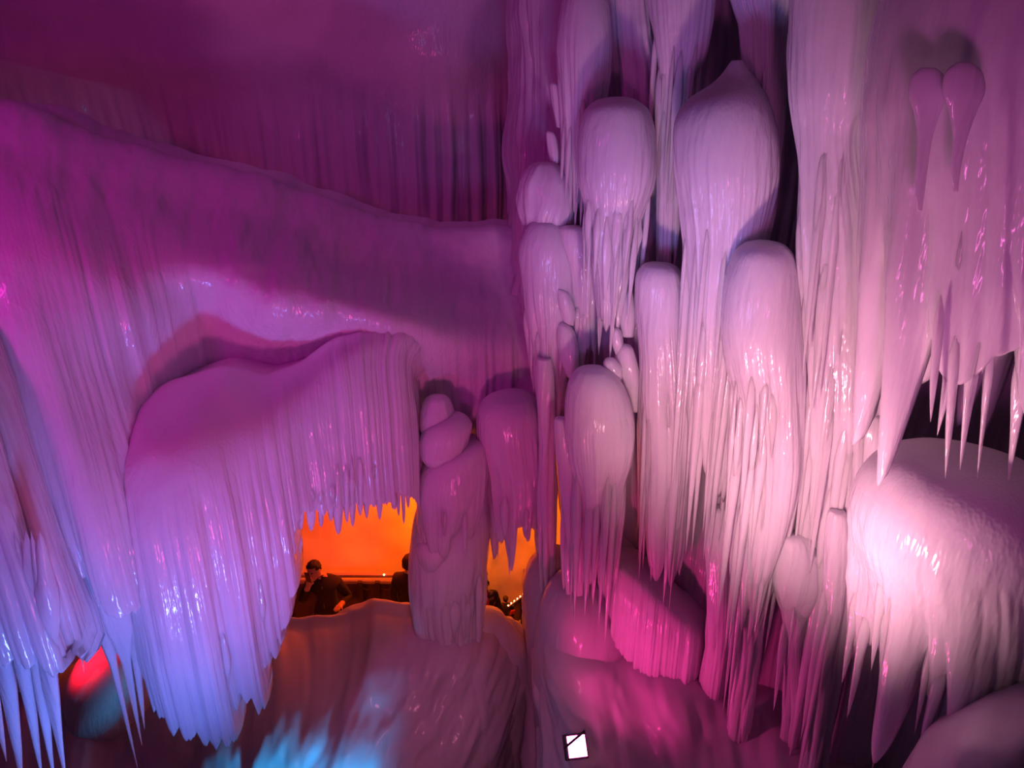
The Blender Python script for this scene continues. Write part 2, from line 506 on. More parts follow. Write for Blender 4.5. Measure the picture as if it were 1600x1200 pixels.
# the big left shoulder
cl = [-330, -150, -20, 60, 140, 240, 340, 440, 540, 640, 740, 850, 930]
wall_left, _ = sheet('wall_left', cl, [
    ([150, 160, 175, 185, 210, 250, 285, 310, 345, 375, 385, 385, 385], [6.6, 6.6, 6.6, 6.6, 6.7, 6.9, 7.0, 7.2, 7.4, 7.5, 7.7, 7.8, 7.8], 0.0),
    ([110, 122, 136, 148, 165, 208, 243, 272, 308, 343, 352, 354, 356], [5.4, 5.4, 5.3, 5.3, 5.4, 5.6, 5.8, 6.0, 6.2, 6.4, 6.6, 6.8, 7.0], 0.0),
    ([180, 195, 210, 225, 250, 290, 320, 345, 380, 410, 420, 425, 430], [4.6, 4.6, 4.6, 4.7, 4.8, 5.0, 5.3, 5.5, 5.8, 6.0, 6.25, 6.45, 6.6], 0.0),
    ([310, 320, 335, 345, 365, 395, 415, 420, 440, 465, 480, 490, 495], [4.0, 4.0, 4.0, 4.05, 4.2, 4.5, 4.75, 4.9, 5.15, 5.4, 5.8, 6.1, 6.3], [.01, .01, .01, .012, .02, .025, .01, 0, 0, 0, 0, 0, 0]),
    ([470, 470, 470, 470, 475, 480, 480, 490, 500, 520, 540, 550, 560], [3.75, 3.75, 3.75, 3.8, 4.0, 4.35, 4.85, 4.76, 4.95, 5.12, 5.5, 5.85, 6.1], [.02, .02, .02, .02, .03, .05, .02, .0, .01, .01, .03, .03, .03]),
    ([620, 620, 620, 620, 620, 590, 580, 580, 590, 600, 600, 600, 600], [3.65, 3.65, 3.65, 3.7, 3.95, 4.5, 5.1, 5.25, 5.5, 5.6, 5.7, 5.85, 6.0], [.03, .03, .03, .03, .04, .05, .03, .02, .03, .06, .07, .07, .07]),
    ([780, 780, 780, 780, 780, 700, 660, 660, 660, 650, 650, 640, 640], [3.6, 3.6, 3.6, 3.63, 3.78, 4.4, 5.3, 5.5, 5.6, 5.65, 5.7, 5.8, 5.95], [.05, .05, .05, .05, .06, .05, .03, .03, .05, .09, .09, .09, .09]),
    ([905, 900, 895, 895, 900, 860, 740, 720, 710, 690, 680, 665, 660], [3.6, 3.6, 3.6, 3.62, 3.74, 4.3, 5.4, 5.6, 5.65, 5.7, 5.72, 5.8, 5.95], [.07, .07, .07, .07, .07, .05, .03, .03, .05, .09, .09, .09, .09])],
    640, 250, ICE, freq=9, seed=2, lump=0.035, thick=0.5, lump_f=1.0, lump2=0.05, teeth=[.25] * 5 + [.1] * 8, lobe=[.12] * 5 + [0.02] * 8, lobe_len=[.4, .4, .4, .4, .4, .2] + [.05] * 7, lobe_f=3.0, lobe_from=0.6)
struct(wall_left, 'huge smooth magenta ice shoulder sloping down from the ridge')

# wall behind the columns
cr = [790, 812, 870, 950, 1050, 1150, 1260, 1400, 1560, 1760, 2150, 2900]
wall_right, _ = sheet('wall_right', cr, [
    (-200, [7.4, 6.3, 5.9, 5.6, 5.4, 5.1, 4.8, 4.5, 4.3, 4.2, 3.7, 2.2], 0.02),
    (0, [7.4, 6.3, 5.9, 5.6, 5.4, 5.1, 4.8, 4.5, 4.3, 4.2, 3.7, 2.2], 0.07),
    (200, [7.4, 6.2, 5.8, 5.55, 5.3, 5.05, 4.8, 4.5, 4.3, 4.2, 3.7, 2.2], 0.09),
    (400, [7.2, 6.1, 5.75, 5.3, 5.2, 5.0, 4.75, 4.5, 4.3, 4.2, 3.7, 2.2], 0.09),
    (500, [7.2, 6.1, 5.7, 5.2, 5.15, 5.0, 4.75, 4.5, 4.3, 4.2, 3.7, 2.2], 0.09),
    (620, [7.2, 6.1, 5.75, 5.35, 5.2, 5.0, 4.75, 4.5, 4.3, 4.2, 3.7, 2.2], 0.09, [850, 862, 890, 955] + [None] * 8),
    (760, [7.2, 6.2, 5.8, 5.3, 5.1, 4.9, 4.7, 4.45, 4.2, 4.1, 3.7, 2.2], 0.09, [872, 880, 905, 965] + [None] * 8),
    (950, [7.2, 6.2, 5.8, 5.2, 5.0, 4.8, 4.6, 4.35, 4.1, 4.0, 3.7, 2.2], 0.07, [880, 890, 915, 970] + [None] * 8),
    (1120, [7.2, 6.2, 5.6, 5.1, 4.85, 4.7, 4.5, 4.25, 4.0, 3.9, 3.7, 2.2], 0.05, [880, 890, 915, 970] + [None] * 8),
    (1300, [7.2, 6.0, 5.4, 5.0, 4.7, 4.6, 4.4, 4.15, 3.9, 3.8, 3.7, 2.2], 0.05, [880, 890, 915, 970] + [None] * 8)],
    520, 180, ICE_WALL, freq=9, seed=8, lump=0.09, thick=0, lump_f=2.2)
struct(wall_right, 'shaded fluted ice wall showing between the hanging columns')

# ground ice: mound with the sill in front of the visitors, running out under the left curtain
cg = [-330, -150, -20, 90, 200, 300, 370, 460, 560, 640, 720, 770, 805, 832]
gpx = lambda ys: ys
floor_rows = [
    ([1190, 1160, 1130, 1120, 1100, 1080, 1070, 1050, 1040, 1010, 1000, 1010, 1060, 1120], 7.0, 0.0),
    ([1080, 1050, 1020, 1020, 1010, 1000, 985, 965, 950, 938, 950, 955, 978, 1040], [6.2, 6.2, 6.2, 6.2, 6.2, 6.2, 6.2, 6.2, 6.15, 6.0, 5.9, 6.0, 6.1, 6.3], 0.0),
    ([1100, 1075, 1050, 1045, 1040, 1020, 1005, 985, 970, 962, 975, 980, 1005, 1060], [5.8, 5.8, 5.8, 5.8, 5.8, 5.8, 5.8, 5.8, 5.7, 5.6, 5.5, 5.6, 5.8, 6.1], 0.0),
    ([1130, 1110, 1090, 1085, 1080, 1070, 1060, 1050, 1040, 1035, 1040, 1045, 1060, 1090], [5.3, 5.3, 5.3, 5.3, 5.2, 5.2, 5.15, 5.1, 5.1, 5.0, 5.0, 5.15, 5.5, 6.0], 0.02),
    ([1180, 1165, 1150, 1145, 1140, 1130, 1125, 1120, 1110, 1105, 1110, 1115, 1120, 1140], [4.8, 4.8, 4.8, 4.8, 4.75, 4.7, 4.65, 4.6, 4.7, 4.7, 4.8, 5.0, 5.4, 5.9], 0.03),
    ([1260, 1250, 1240, 1235, 1230, 1220, 1215, 1210, 1200, 1200, 1200, 1200, 1200, 1210], [4.3, 4.3, 4.3, 4.3, 4.3, 4.25, 4.2, 4.2, 4.3, 4.4, 4.6, 4.8, 5.3, 5.8], 0.03),
    (1400, [3.6, 3.6, 3.6, 3.6, 3.6, 3.6, 3.6, 3.6, 3.7, 3.9, 4.2, 4.5, 5.0, 5.6], 0.02)]
floor_ice, _ = sheet('floor', cg, floor_rows, 320, 170, ICE_GROUND, freq=4, seed=15, lump=0.18, thick=0, plumbed=False, lump_f=1.6, skew=0.9, lump_v=0.9)
struct(floor_ice, 'lumpy ground ice rising to a sill in front of the visitors')

# slope under the columns, carrying the pink flood light
cs = [828, 836, 860, 905, 970, 1050, 1150, 1300, 1480, 1700]
slope, _ = sheet('floor_slope', cs, [
    ([900, 890, 872, 868, 890, 930, 960, 985, 1000, 1010], [6.6, 6.2, 6.0, 5.9, 5.7, 5.5, 5.3, 5.0, 4.8, 4.7], 0.0),
    ([935, 910, 892, 900, 940, 985, 1020, 1050, 1070, 1080], [6.4, 5.9, 5.7, 5.5, 5.3, 5.1, 4.9, 4.7, 4.5, 4.4], 0.0),
    ([985, 975, 955, 960, 990, 1030, 1060, 1090, 1110, 1120], [6.2, 5.6, 5.3, 5.15, 5.05, 4.85, 4.65, 4.5, 4.3, 4.2], 0.0),
    ([1060, 1040, 1020, 1020, 1040, 1070, 1100, 1130, 1150, 1160], [6.0, 5.3, 4.9, 4.7, 4.7, 4.5, 4.35, 4.2, 4.0, 3.9], 0.0),
    ([1120, 1110, 1095, 1095, 1100, 1120, 1150, 1175, 1190, 1200], [5.8, 5.0, 4.6, 4.4, 4.4, 4.25, 4.1, 3.9, 3.75, 3.6], 0.0),
    ([1210, 1200, 1195, 1195, 1190, 1200, 1220, 1230, 1240, 1250], [5.6, 4.7, 4.25, 4.05, 4.05, 3.95, 3.8, 3.6, 3.4, 3.3], 0.0),
    (1400, [5.2, 4.2, 3.6, 3.4, 3.3, 3.2, 3.1, 3.0, 2.9, 2.8], 0.0)],
    240, 150, ICE_GROUND, freq=6, seed=21, lump=0.26, thick=0, plumbed=False, lump_f=1.9, skew=-0.4)
struct(slope, 'frosty ground slope washed in hot pink below the columns')

# visitors' passage: floor, orange wall
def box(name, x0, x1, y0, y1, z0, z1, mat, parent=None, bev=0.0):
    import bmesh
    bm = bmesh.new()
    bmesh.ops.create_cube(bm, size=1)
    for v in bm.verts:
        v.co = Vector((x0 + (v.co.x + .5) * (x1 - x0), y0 + (v.co.y + .5) * (y1 - y0), z0 + (v.co.z + .5) * (z1 - z0)))
    if bev:
        bmesh.ops.bevel(bm, geom=bm.edges[:], offset=bev, segments=2, affect='EDGES', profile=0.6)
    me = bpy.data.meshes.new(name); bm.to_mesh(me); bm.free()
    return link(name, me, mat, parent)
passage = box('floor_passage', -6.5, -0.75, 6.3, 8.6, -0.56, -0.36, ICE_GROUND, bev=0.02)
landing = box('floor_landing', -0.75, -0.15, 6.3, 7.1, -0.56, -0.36, ICE_GROUND, bev=0.02)
struct(landing, 'short landing behind the middle pillar')
struct(passage, 'visitors walkway behind the ice curtain')
ct = [150, 300, 420, 520, 620, 720, 780, 830, 900, 960]
wall_tunnel, _ = sheet('wall_tunnel', ct, [
    (560, [8.6, 8.6, 8.6, 8.6, 8.6, 8.8, 9.2, 9.4, 9.0, 8.4], 0.0),
    (700, [8.9, 8.9, 8.9, 8.8, 8.9, 9.2, 9.8, 10., 9.6, 9.0], 0.0),
    (800, [8.9, 8.9, 8.9, 8.8, 8.9, 9.4, 10.2, 10.4, 10., 9.4], 0.0),
    (900, [8.8, 8.8, 8.8, 8.7, 8.9, 9.4, 10.4, 10.6, 10.2, 9.6], 0.0),
    (1000, [8.8, 8.8, 8.8, 8.7, 8.9, 9.4, 10.6, 10.8, 10.4, 9.8], 0.0),
    (1120, [8.8, 8.8, 8.8, 8.7, 8.9, 9.4, 10.6, 10.8, 10.4, 9.8], 0.0)],
    120, 60, ICE_TUNNEL, freq=5, seed=31, lump=0.12, thick=0, plumbed=False, lump_f=1.5)
struct(wall_tunnel, 'ice wall of the passage glowing orange under hidden lamps')

wall_hollow, _ = sheet('wall_hollow', [-420, -250, -120, -20, 60, 100, 118], [
    (700, [5.2, 5.3, 5.4, 5.5, 5.6, 5.8, 6.3], 0.02), (860, [5.3, 5.3, 5.4, 5.5, 5.6, 5.8, 6.3], 0.04),
    (960, [5.2, 5.2, 5.3, 5.4, 5.5, 5.7, 6.2], 0.04), (1080, [4.9, 4.9, 5.0, 5.1, 5.2, 5.5, 6.0], 0.03)],
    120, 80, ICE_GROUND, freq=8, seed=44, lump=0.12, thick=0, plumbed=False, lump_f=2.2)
struct(wall_hollow, 'teal lit ice face deep in the hollow behind the left icicles')

# ================================================================== LEFT CURTAINS
cc = [95, 150, 200, 250, 300, 350, 385, 418, 436, 470, 510, 552, 593, 626, 642, 650]
ctop = [None] * 12 + [600, 645, 672, 688]
curtain = empty('ice_curtain', W(300, 1000, 3.9), 'wide fluted violet ice curtain hanging from the rounded ledge over the orange opening', 'ice curtain')
co, edge = sheet('drape', cc, [
    ([745, 690, 650, 622, 605, 592, 590, 590, 588, 580, 560, 535, 510, 505, 520, 560], [4.6, 4.8, 4.9, 5.0, 5.1, 5.2, 5.25, 5.3, 5.3, 5.35, 5.4, 5.6, 5.7, 5.8, 5.9, 5.95], 0.0, ctop),
    ([730, 660, 622, 600, 585, 572, 575, 580, 575, 565, 540, 515, 492, 485, 500, 545], [4.2, 4.35, 4.45, 4.55, 4.65, 4.75, 4.85, 4.9, 4.95, 5.0, 5.05, 5.2, 5.3, 5.4, 5.5, 5.7], 0.0, ctop),
    ([790, 720, 690, 670, 655, 642, 635, 625, 615, 600, 572, 545, 525, 520, 530, 565], [3.95, 4.0, 4.0, 4.1, 4.2, 4.35, 4.45, 4.55, 4.6, 4.7, 4.8, 4.9, 5.05, 5.15, 5.3, 5.55], [0, 0, 0, 0, 0, 0, .01, .01, .02, .03, .04, .04, .05, .05, .04, .03], [None] * 12 + [596, 636, 660, 674]),
    ([840, 780, 760, 740, 725, 710, 695, 680, 670, 650, 620, 590, 570, 560, 570, 600], [3.85, 3.83, 3.83, 3.9, 4.0, 4.15, 4.25, 4.37, 4.43, 4.55, 4.68, 4.8, 4.95, 5.05, 5.2, 5.45], [.01, .01, .01, .01, .01, .015, .02, .03, .03, .04, .05, .05, .05, .05, .04, .04]),
    ([890, 850, 840, 830, 810, 790, 770, 745, 725, 705, 680, 660, 640, 630, 635, 650], [3.82, 3.78, 3.78, 3.85, 3.95, 4.08, 4.2, 4.32, 4.38, 4.52, 4.65, 4.78, 4.92, 5.03, 5.18, 5.4], .05),
    ([940, 930, 930, 920, 905, 880, 850, 800, 770, 755, 740, 725, 710, 700, 700, 700], [3.8, 3.76, 3.76, 3.83, 3.93, 4.06, 4.18, 4.3, 4.36, 4.5, 4.63, 4.77, 4.9, 5.0, 5.15, 5.35], .05),
    ([1000, 1045, 1085, 1095, 1075, 1035, 975, 860, 795, 785, 775, 768, 764, 764, 770, 770], [3.8, 3.76, 3.76, 3.83, 3.93, 4.06, 4.18, 4.3, 4.36, 4.5, 4.63, 4.77, 4.9, 5.0, 5.12, 5.3], .05)],
    760, 230, ICE, freq=12, seed=6, lump=0.03, thick=0.22, tooth_f=7, parent=curtain,
    teeth=[.45, .5, .5, .5, .5, .4, .3, .16, .18, .2, .22, .22, .22, .22, .22, .2], lobe=[.14, .14, .14, .14, .14, .12, .10, .05, .03, .02, .02, .02, .02, .02, .02, .02],
    lobe_len=[.25, .4, .45, .45, .4, .35, .3, .1, .04, .03, .03, .03, .03, .03, .03, .03], lobe_f=3.2, lobe_from=0.55)
# fringe over the opening
for (x, y, L, w, Y) in [(468, 800, 28, 13, 4.5), (484, 800, 30, 14, 4.55), (500, 790, 34, 13, 4.6), (515, 785, 30, 14, 4.65), (527, 780, 56, 15, 4.68),
                        (540, 780, 38, 11, 4.72), (549, 770, 54, 12, 4.75), (561, 765, 42, 12, 4.8), (571, 765, 46, 12, 4.85), (582, 765, 26, 12, 4.88),
                        (591, 755, 58, 11, 4.92), (602, 750, 40, 10, 4.95), (612, 745, 52, 9, 5.0), (621, 745, 62, 9, 5.03), (629, 740, 80, 9, 5.06), (636, 735, 60, 9, 5.1)]:
    icicle_px(curtain, x, y - 60, x + 2, y + L, Y - 0.03, w * 1.2, 's')
# thin icicles at the foot of the curtain
for (x, y0, x1, y1, w, Y, k) in [(262, 980, 283, 1120, 22, 3.78, 'i'), (300, 1000, 318, 1165, 26, 3.76, 'i'), (345, 980, 358, 1110, 22, 3.86, 'i'), (380, 940, 392, 1060, 20, 3.98, 'i'),
                                 (405, 900, 410, 1010, 18, 4.08, 'i'), (432, 860, 430, 985, 18, 4.25, 's'), (444, 830, 438, 910, 14, 4.36, 's')]:
    icicle_px(curtain, x, y0, x1, y1, Y, w, k)

# icicles under the left shoulder
for (x, y0, x1, y1, w, k) in [(70, 800, 112, 1028, 20, 'i'), (88, 790, 132, 1053, 18, 'i'), (104, 800, 132, 1000, 12, 'i'), (118, 780, 216, 1205, 44, 'n'), (148, 780, 222, 1165, 56, 'n'), (182, 790, 226, 1140, 40, 'i'),
                              (135, 780, 180, 1050, 36, 'i'), (168, 780, 205, 1060, 40, 'i'), (205, 800, 226, 1000, 26, 'i'), (60, 780, 85, 960, 26, 'i'), (96, 780, 112, 950, 26, 'i')]:
    icicle_px(wall_left, x, y0, x1, y1, 3.70 + max(0, x - 110) * 0.0012, w, k)

# near curtain at the left edge
near = empty('ice_curtain', W(20, 1000, 3.1), 'narrow pale violet curtain at the picture\'s left edge ending in long icicles', 'ice curtain')
cn = [-420, -300, -200, -120, -62, -28, -8]
sheet('drape', cn, [
    (480, [3.5, 3.4, 3.4, 3.4, 3.5, 3.6, 3.8], 0.01),
    (560, [3.3, 3.2, 3.2, 3.25, 3.3, 3.45, 3.7], 0.02),
    (700, [3.25, 3.15, 3.12, 3.15, 3.22, 3.35, 3.6], 0.05),
    (820, [3.22, 3.12, 3.08, 3.1, 3.15, 3.3, 3.5], 0.08),
    ([930, 930, 930, 930, 940, 950, 940], [3.2, 3.1, 3.05, 3.07, 3.12, 3.25, 3.45], 0.10),
    ([1000, 1000, 990, 990, 1000, 1000, 980], [3.2, 3.1, 3.05, 3.07, 3.12, 3.25, 3.45], 0.10)],
    240, 160, ICE, freq=12, seed=12, lump=0.02, thick=0.2, teeth=0.3, lobe=.12, lobe_f=4, lobe_len=.4, parent=near)
for (x, y0, x1, y1, w, k) in [(62, 830, 84, 1045, 30, 's'), (48, 830, 97, 1150, 26, 'i'), (40, 830, 104, 1225, 40, 'i'), (22, 830, 86, 1225, 40, 'i'), (2, 830, 66, 1215, 46, 'i'), (-20, 830, 36, 1235, 40, 'i'), (-60, 830, 10, 1190, 40, 'i')]:
    icicle_px(near, x, y0, x1, y1, 3.15, w, k)

# small red lit ice hump in the hollow behind the icicles
bulb('ice_hump', 'rounded ice hump glowing red in the dark hollow behind the left icicles', 'ice hump', 5.3,
     [(1008, 170, 195), (1014, 142, 230), (1035, 122, 262), (1065, 116, 285), (1100, 120, 300), (1150, 130, 310)], None, amp=0.0, nth=64, nv=40, lump=0.05)

# ================================================================== MIDDLE PILLAR
pil = empty('ice_pillar', W(700, 1000, 5.2), 'stacked bulging ice pillar standing between the two orange openings', 'ice pillar')
def hump(Y, o, slope=0.0, seed=1, amp=0.02, strands=None, freq=20, ff=0.3, dy=1.0, parent=pil, lump=0.012, nth=120, nv=70):
    return bulb('hump', None, None, Y, o, strands, amp=amp, freq=freq, flute_from=ff, seed=seed, slope=slope, nth=nth, nv=nv, parent=parent, dy=dy, lump=lump)
hump(5.55, [(745, 690, 725), (755, 664, 755), (785, 647, 766), (830, 640, 768), (880, 638, 765), (930, 640, 757), (975, 650, 752), (1005, 672, 745)], 0.35, 61, 0.03,
     [(860, 960, 1000, 9, 20, 's', (0.45, 1.05)), (900, 930, 985, 7, 16, 's', (0.1, 0.6)), (800, 900, 960, 8, 14, 's', (0.3, 1.1))], dy=0.9)
hump(5.42, [(695, 685, 735), (705, 662, 758), (735, 648, 764), (775, 650, 762), (810, 655, 750), (840, 680, 730)], 0.38, 62, 0.035, [(760, 800, 850, 8, 12, 's')])
hump(5.35, [(650, 685, 705), (656, 666, 724), (675, 655, 737), (700, 654, 732), (722, 668, 718)], 0.25, 63, 0.02)
hump(5.4, [(618, 676, 690), (624, 664, 702), (645, 656, 710), (670, 656, 712), (690, 665, 702)], 0.0, 64, 0.0)
hump(5.34, [(838, 668, 690), (843, 655, 705), (856, 650, 712), (875, 655, 705), (895, 665, 695)], 0.05, 65, 0.0, nth=60, nv=30)
bulb('ice_column', 'drooping ice drape with pink glints fringing the smaller orange opening', 'ice column', 5.5,
     [(612, 790, 820), (622, 760, 838), (645, 745, 850), (700, 748, 855), (740, 758, 856), (790, 765, 852), (815, 772, 848)],
     [(760, 800, 860, 8, 16, 's'), (760, 840, 890, 5, 12, 'i')], amp=0.04, freq=16, seed=66, tip=880)
bulb('ice_column', 'thin straight ice column hanging beside the smaller orange opening', 'ice column', 5.2,
     [(560, 840, 862), (600, 838, 868), (680, 843, 868), (780, 843, 868), (850, 846, 866), (885, 850, 862)], [(700, 800, 890, 5, 12, 'i')], amp=0.03, freq=20, seed=67, nth=60)

# ================================================================== RIGHT HAND COLUMNS
def column(label, Y, outline, strands, **k):
    return bulb('ice_column', label, 'ice column', Y, outline, strands, **k)

column('narrow blue-violet bulb touching the upper edge beside the dark back wall', 5.35,
       [(-40, 900, 925), (-25, 885, 942), (20, 874, 954), (80, 869, 957), (140, 872, 952), (190, 878, 940), (250, 884, 925), (310, 890, 910)],
       [(150, 240, 330, 10, 14), (220, 300, 380, 5, 10)], amp=0.035, freq=22, seed=71)
column('dark fluted ice strip behind the blue-violet bulb at the upper edge', 5.5,
       [(-60, 945, 1020), (0, 950, 1018), (60, 957, 1018), (120, 964, 1030), (200, 975, 1030), (320, 985, 1025)], [(100, 220, 330, 6, 14)], amp=0.06, freq=18, flute_from=0.0, seed=72)
column('domed lilac bulb whose strands hang above a rough dark hollow', 4.95,
       [(152, 950, 978), (158, 930, 998), (178, 911, 1016), (225, 902, 1025), (280, 903, 1024), (325, 912, 1010), (380, 920, 990), (440, 928, 978), (500, 935, 965)],
       [(320, 400, 450, 8, 16), (300, 440, 540, 8, 15), (330, 340, 420, 5, 12, 's')], amp=0.035, freq=18, flute_from=0.3, seed=73)
column('tall slim lavender column running up between two domed bulbs', 5.05,
       [(-60, 1005, 1125), (0, 1012, 1115), (50, 1020, 1106), (100, 1030, 1092), (150, 1034, 1072), (250, 1031, 1064), (350, 1032, 1060), (415, 1035, 1056)],
       [(60, 180, 300, 10, 14), (140, 300, 410, 5, 12)], amp=0.05, freq=18, flute_from=0.0, seed=74)
column('short shaded lump of fluted ice above the biggest domed bulb', 4.85,
       [(-60, 1130, 1245), (0, 1145, 1235), (40, 1162, 1226), (80, 1167, 1224), (130, 1172, 1222), (190, 1182, 1222), (240, 1195, 1218)],
       [(60, 160, 260, 8, 14)], amp=0.05, freq=18, flute_from=0.0, seed=75)
column('large pink domed bulb with a pointed neck and long straight strands', 4.45,
       [(95, 1143, 1160), (125, 1120, 1178), (155, 1078, 1194), (185, 1059, 1204), (225, 1054, 1212), (275, 1056, 1213), (330, 1064, 1205), (390, 1071, 1192), (480, 1074, 1176), (600, 1076, 1160), (720, 1085, 1145)],
       [(370, 620, 880, 12, 22), (450, 760, 900, 8, 20), (560, 800, 900, 6, 18), (340, 480, 640, 8, 14)], amp=0.045, freq=16, flute_from=0.2, seed=76)
column('rounded mauve bulb with parallel strands left of the brightest dome', 4.75,
       [(411, 1012, 1042), (417, 1000, 1060), (440, 991, 1070), (500, 992, 1075), (580, 998, 1080), (680, 1000, 1080), (780, 1008, 1072), (850, 1020, 1060)],
       [(560, 760, 880, 10, 18), (680, 820, 910, 9, 16), (760, 860, 950, 5, 12)], amp=0.05, freq=16, flute_from=0.15, seed=77)
column('brightest pale pink dome with strands falling to a broken stub', 4.05,
       [(376, 1180, 1205), (382, 1162, 1226), (402, 1145, 1242), (450, 1132, 1248), (510, 1128, 1252), (565, 1134, 1255), (620, 1144, 1256), (720, 1150, 1252), (820, 1152, 1235), (900, 1155, 1205), (960, 1160, 1185)],
       [(620, 800, 1000, 12, 22), (720, 860, 1060, 9, 20), (560, 680, 860, 8, 16)], amp=0.045, freq=16, flute_from=0.2, seed=78)
column('broad pink column reaching the upper edge right of the pale dome', 3.95,
       [(-90, 1240, 1400), (0, 1239, 1402), (80, 1237, 1395), (150, 1240, 1380), (210, 1250, 1358), (280, 1256, 1362), (400, 1260, 1385), (550, 1262, 1388), (700, 1266, 1380), (820, 1272, 1365), (900, 1280, 1345)],
       [(200, 420, 620, 10, 22), (330, 560, 760, 10, 24), (520, 780, 960, 10, 24), (700, 900, 1200, 8, 26)], amp=0.055, freq=10, flute_from=0.05, seed=79)
big = column('huge near orchid bulb at the upper corner with thick dripping strands', 3.15,
       [(-160, 1480, 1640), (-130, 1440, 1680), (-60, 1408, 1725), (20, 1385, 1745), (110, 1371, 1760), (220, 1367, 1766), (330, 1368, 1762), (420, 1374, 1752), (500, 1382, 1738)],
       [(380, 520, 640, 8, 30), (420, 560, 690, 8, 30), (280, 420, 600, 7, 20)], amp=0.06, freq=12, flute_from=0.42, seed=80, nth=320, nv=120, tip=735, skirt_from=0.55)
for (x, y0, x1, y1, w) in [(1500, 470, 1477, 748, 22), (1530, 480, 1500, 735, 26), (1555, 480, 1527, 748, 20), (1610, 470, 1575, 760, 26), (1470, 460, 1454, 660, 20)]:
    icicle_px(big, x, y0, x1, y1, 2.78, w)
# two fat drips frozen on the front of the big bulb
for (x, y, s, tail, Yd) in [(1450, 140, 1.0, 330, 2.71), (1506, 135, 1.1, 300, 2.625)]:
    bulb('drip', None, None, Yd, [(y - 34 * s, x - 12, x + 12), (y - 20 * s, x - 26 * s, x + 26 * s), (y + 8, x - 30 * s, x + 30 * s), (y + 40, x - 21 * s, x + 18 * s), (y + 80, x - 17, x + 6), (tail - 40, x - 20, x - 4), (tail, x - 17, x - 9)],
         None, amp=0.0, nth=40, nv=50, parent=big, dy=0.28, lump=0.0)
column('hooded ice bulb with pink glints and a forest of strands, lowest by the slope', 4.75,
       [(574, 912, 940), (580, 898, 955), (600, 886, 972), (640, 880, 986), (680, 882, 990), (715, 887, 988), (750, 896, 978), (800, 905, 965), (860, 915, 955)],
       [(740, 880, 960, 12, 18), (720, 900, 985, 10, 18), (760, 820, 900, 5, 14)], amp=0.035, freq=18, flute_from=0.3, seed=81)
column('slim leaning ice finger hugging the hooded bulb from its outer side', 4.85,
       [(652, 870, 880), (658, 865, 889), (690, 866, 900), (750, 872, 908), (820, 880, 912), (880, 888, 912), (910, 895, 908)], [(780, 900, 940, 5, 14, 's')], amp=0.02, freq=20, seed=82, nth=70)
column('lumpy dark ice cluster at the wall edge beside the black gap', 5.5,
       [(253, 840, 866), (260, 825, 878), (285, 811, 893), (320, 807, 898), (355, 815, 893), (400, 820, 890), (460, 825, 885)], None, amp=0.0, seed=83, lump=0.09, nth=100)
low = column('drooping mauve drape below the dark cluster ending in one long icicle', 5.4,
       [(340, 840, 862), (352, 822, 885), (385, 811, 900), (430, 813, 902), (490, 820, 900), (550, 830, 892), (600, 842, 880), (625, 852, 868)],
       [(470, 560, 620, 8, 18), (540, 600, 640, 5, 16)], amp=0.035, freq=16, flute_from=0.35, seed=84)
icicle_px(low, 858, 590, 857, 745, 5.25, 16)
column('rounded ice knob leaning into the hollow under the domed lilac bulb', 5.3,
       [(352, 880, 900), (358, 870, 918), (385, 872, 935), (425, 885, 942), (480, 893, 935), (540, 900, 930)], [(440, 520, 570, 6, 16, 's')], amp=0.02, seed=85, nth=90)
# frozen knobs in the hollow
knobs = [(5.2, [(505, 878, 886), (512, 872, 896), (535, 870, 904), (565, 875, 906), (590, 885, 900)], -0.3),
         (5.2, [(450, 872, 880), (456, 868, 890), (480, 870, 898), (505, 880, 896)], -0.4),
         (4.9, [(538, 968, 978), (545, 963, 988), (570, 962, 996), (600, 972, 1002), (640, 985, 1005)], 0.2),
         (4.9, [(512, 958, 964), (518, 955, 970), (535, 956, 974), (555, 962, 974)], 0.2),
         (5.0, [(450, 968, 982), (458, 965, 990), (490, 966, 994), (525, 972, 990)], 0.0),
         (4.8, [(560, 945, 953), (566, 942, 962), (580, 948, 972), (596, 958, 972)], 0.4),
         (5.5, [(205, 856, 864), (212, 853, 870), (240, 856, 876), (262, 862, 874)], -0.2),
         (5.5, [(130, 862, 872), (138, 860, 878), (170, 864, 882), (200, 870, 880)], -0.2)]
for i, (Y, o, s) in enumerate(knobs):
    bulb('ice_knob', None, None, Y, o, None, amp=0.0, seed=100 + i, slope=s, nth=48, nv=36, parent=wall_right, lump=0.01)

# right foreground
bulb('ice_column', 'big near pink bulb low at the right edge above the dark boulder', 'ice column', 3.0,
     [(716, 1445, 1560), (726, 1405, 1610), (755, 1372, 1660), (805, 1350, 1695), (865, 1346, 1705), (925, 1350, 1700), (985, 1362, 1680)],
     [(900, 1000, 1160, 9, 24), (930, 1050, 1230, 8, 24), (860, 940, 1060, 6, 16)], amp=0.06, freq=15, flute_from=0.40, seed=90, nth=320, nv=120, tip=1150, skirt_from=0.55)
bulb('ice_column', 'knobbly rose ice post with a rounded head rising from the slope', 'ice column', 3.95,
     [(832, 1228, 1252), (838, 1214, 1266), (865, 1206, 1280), (905, 1205, 1285), (935, 1213, 1280), (960, 1222, 1268), (1000, 1226, 1260), (1080, 1226, 1262), (1160, 1222, 1256), (1240, 1218, 1250)],
     [(930, 1000, 1120, 6, 12)], amp=0.02, freq=18, seed=91, lump=0.03)
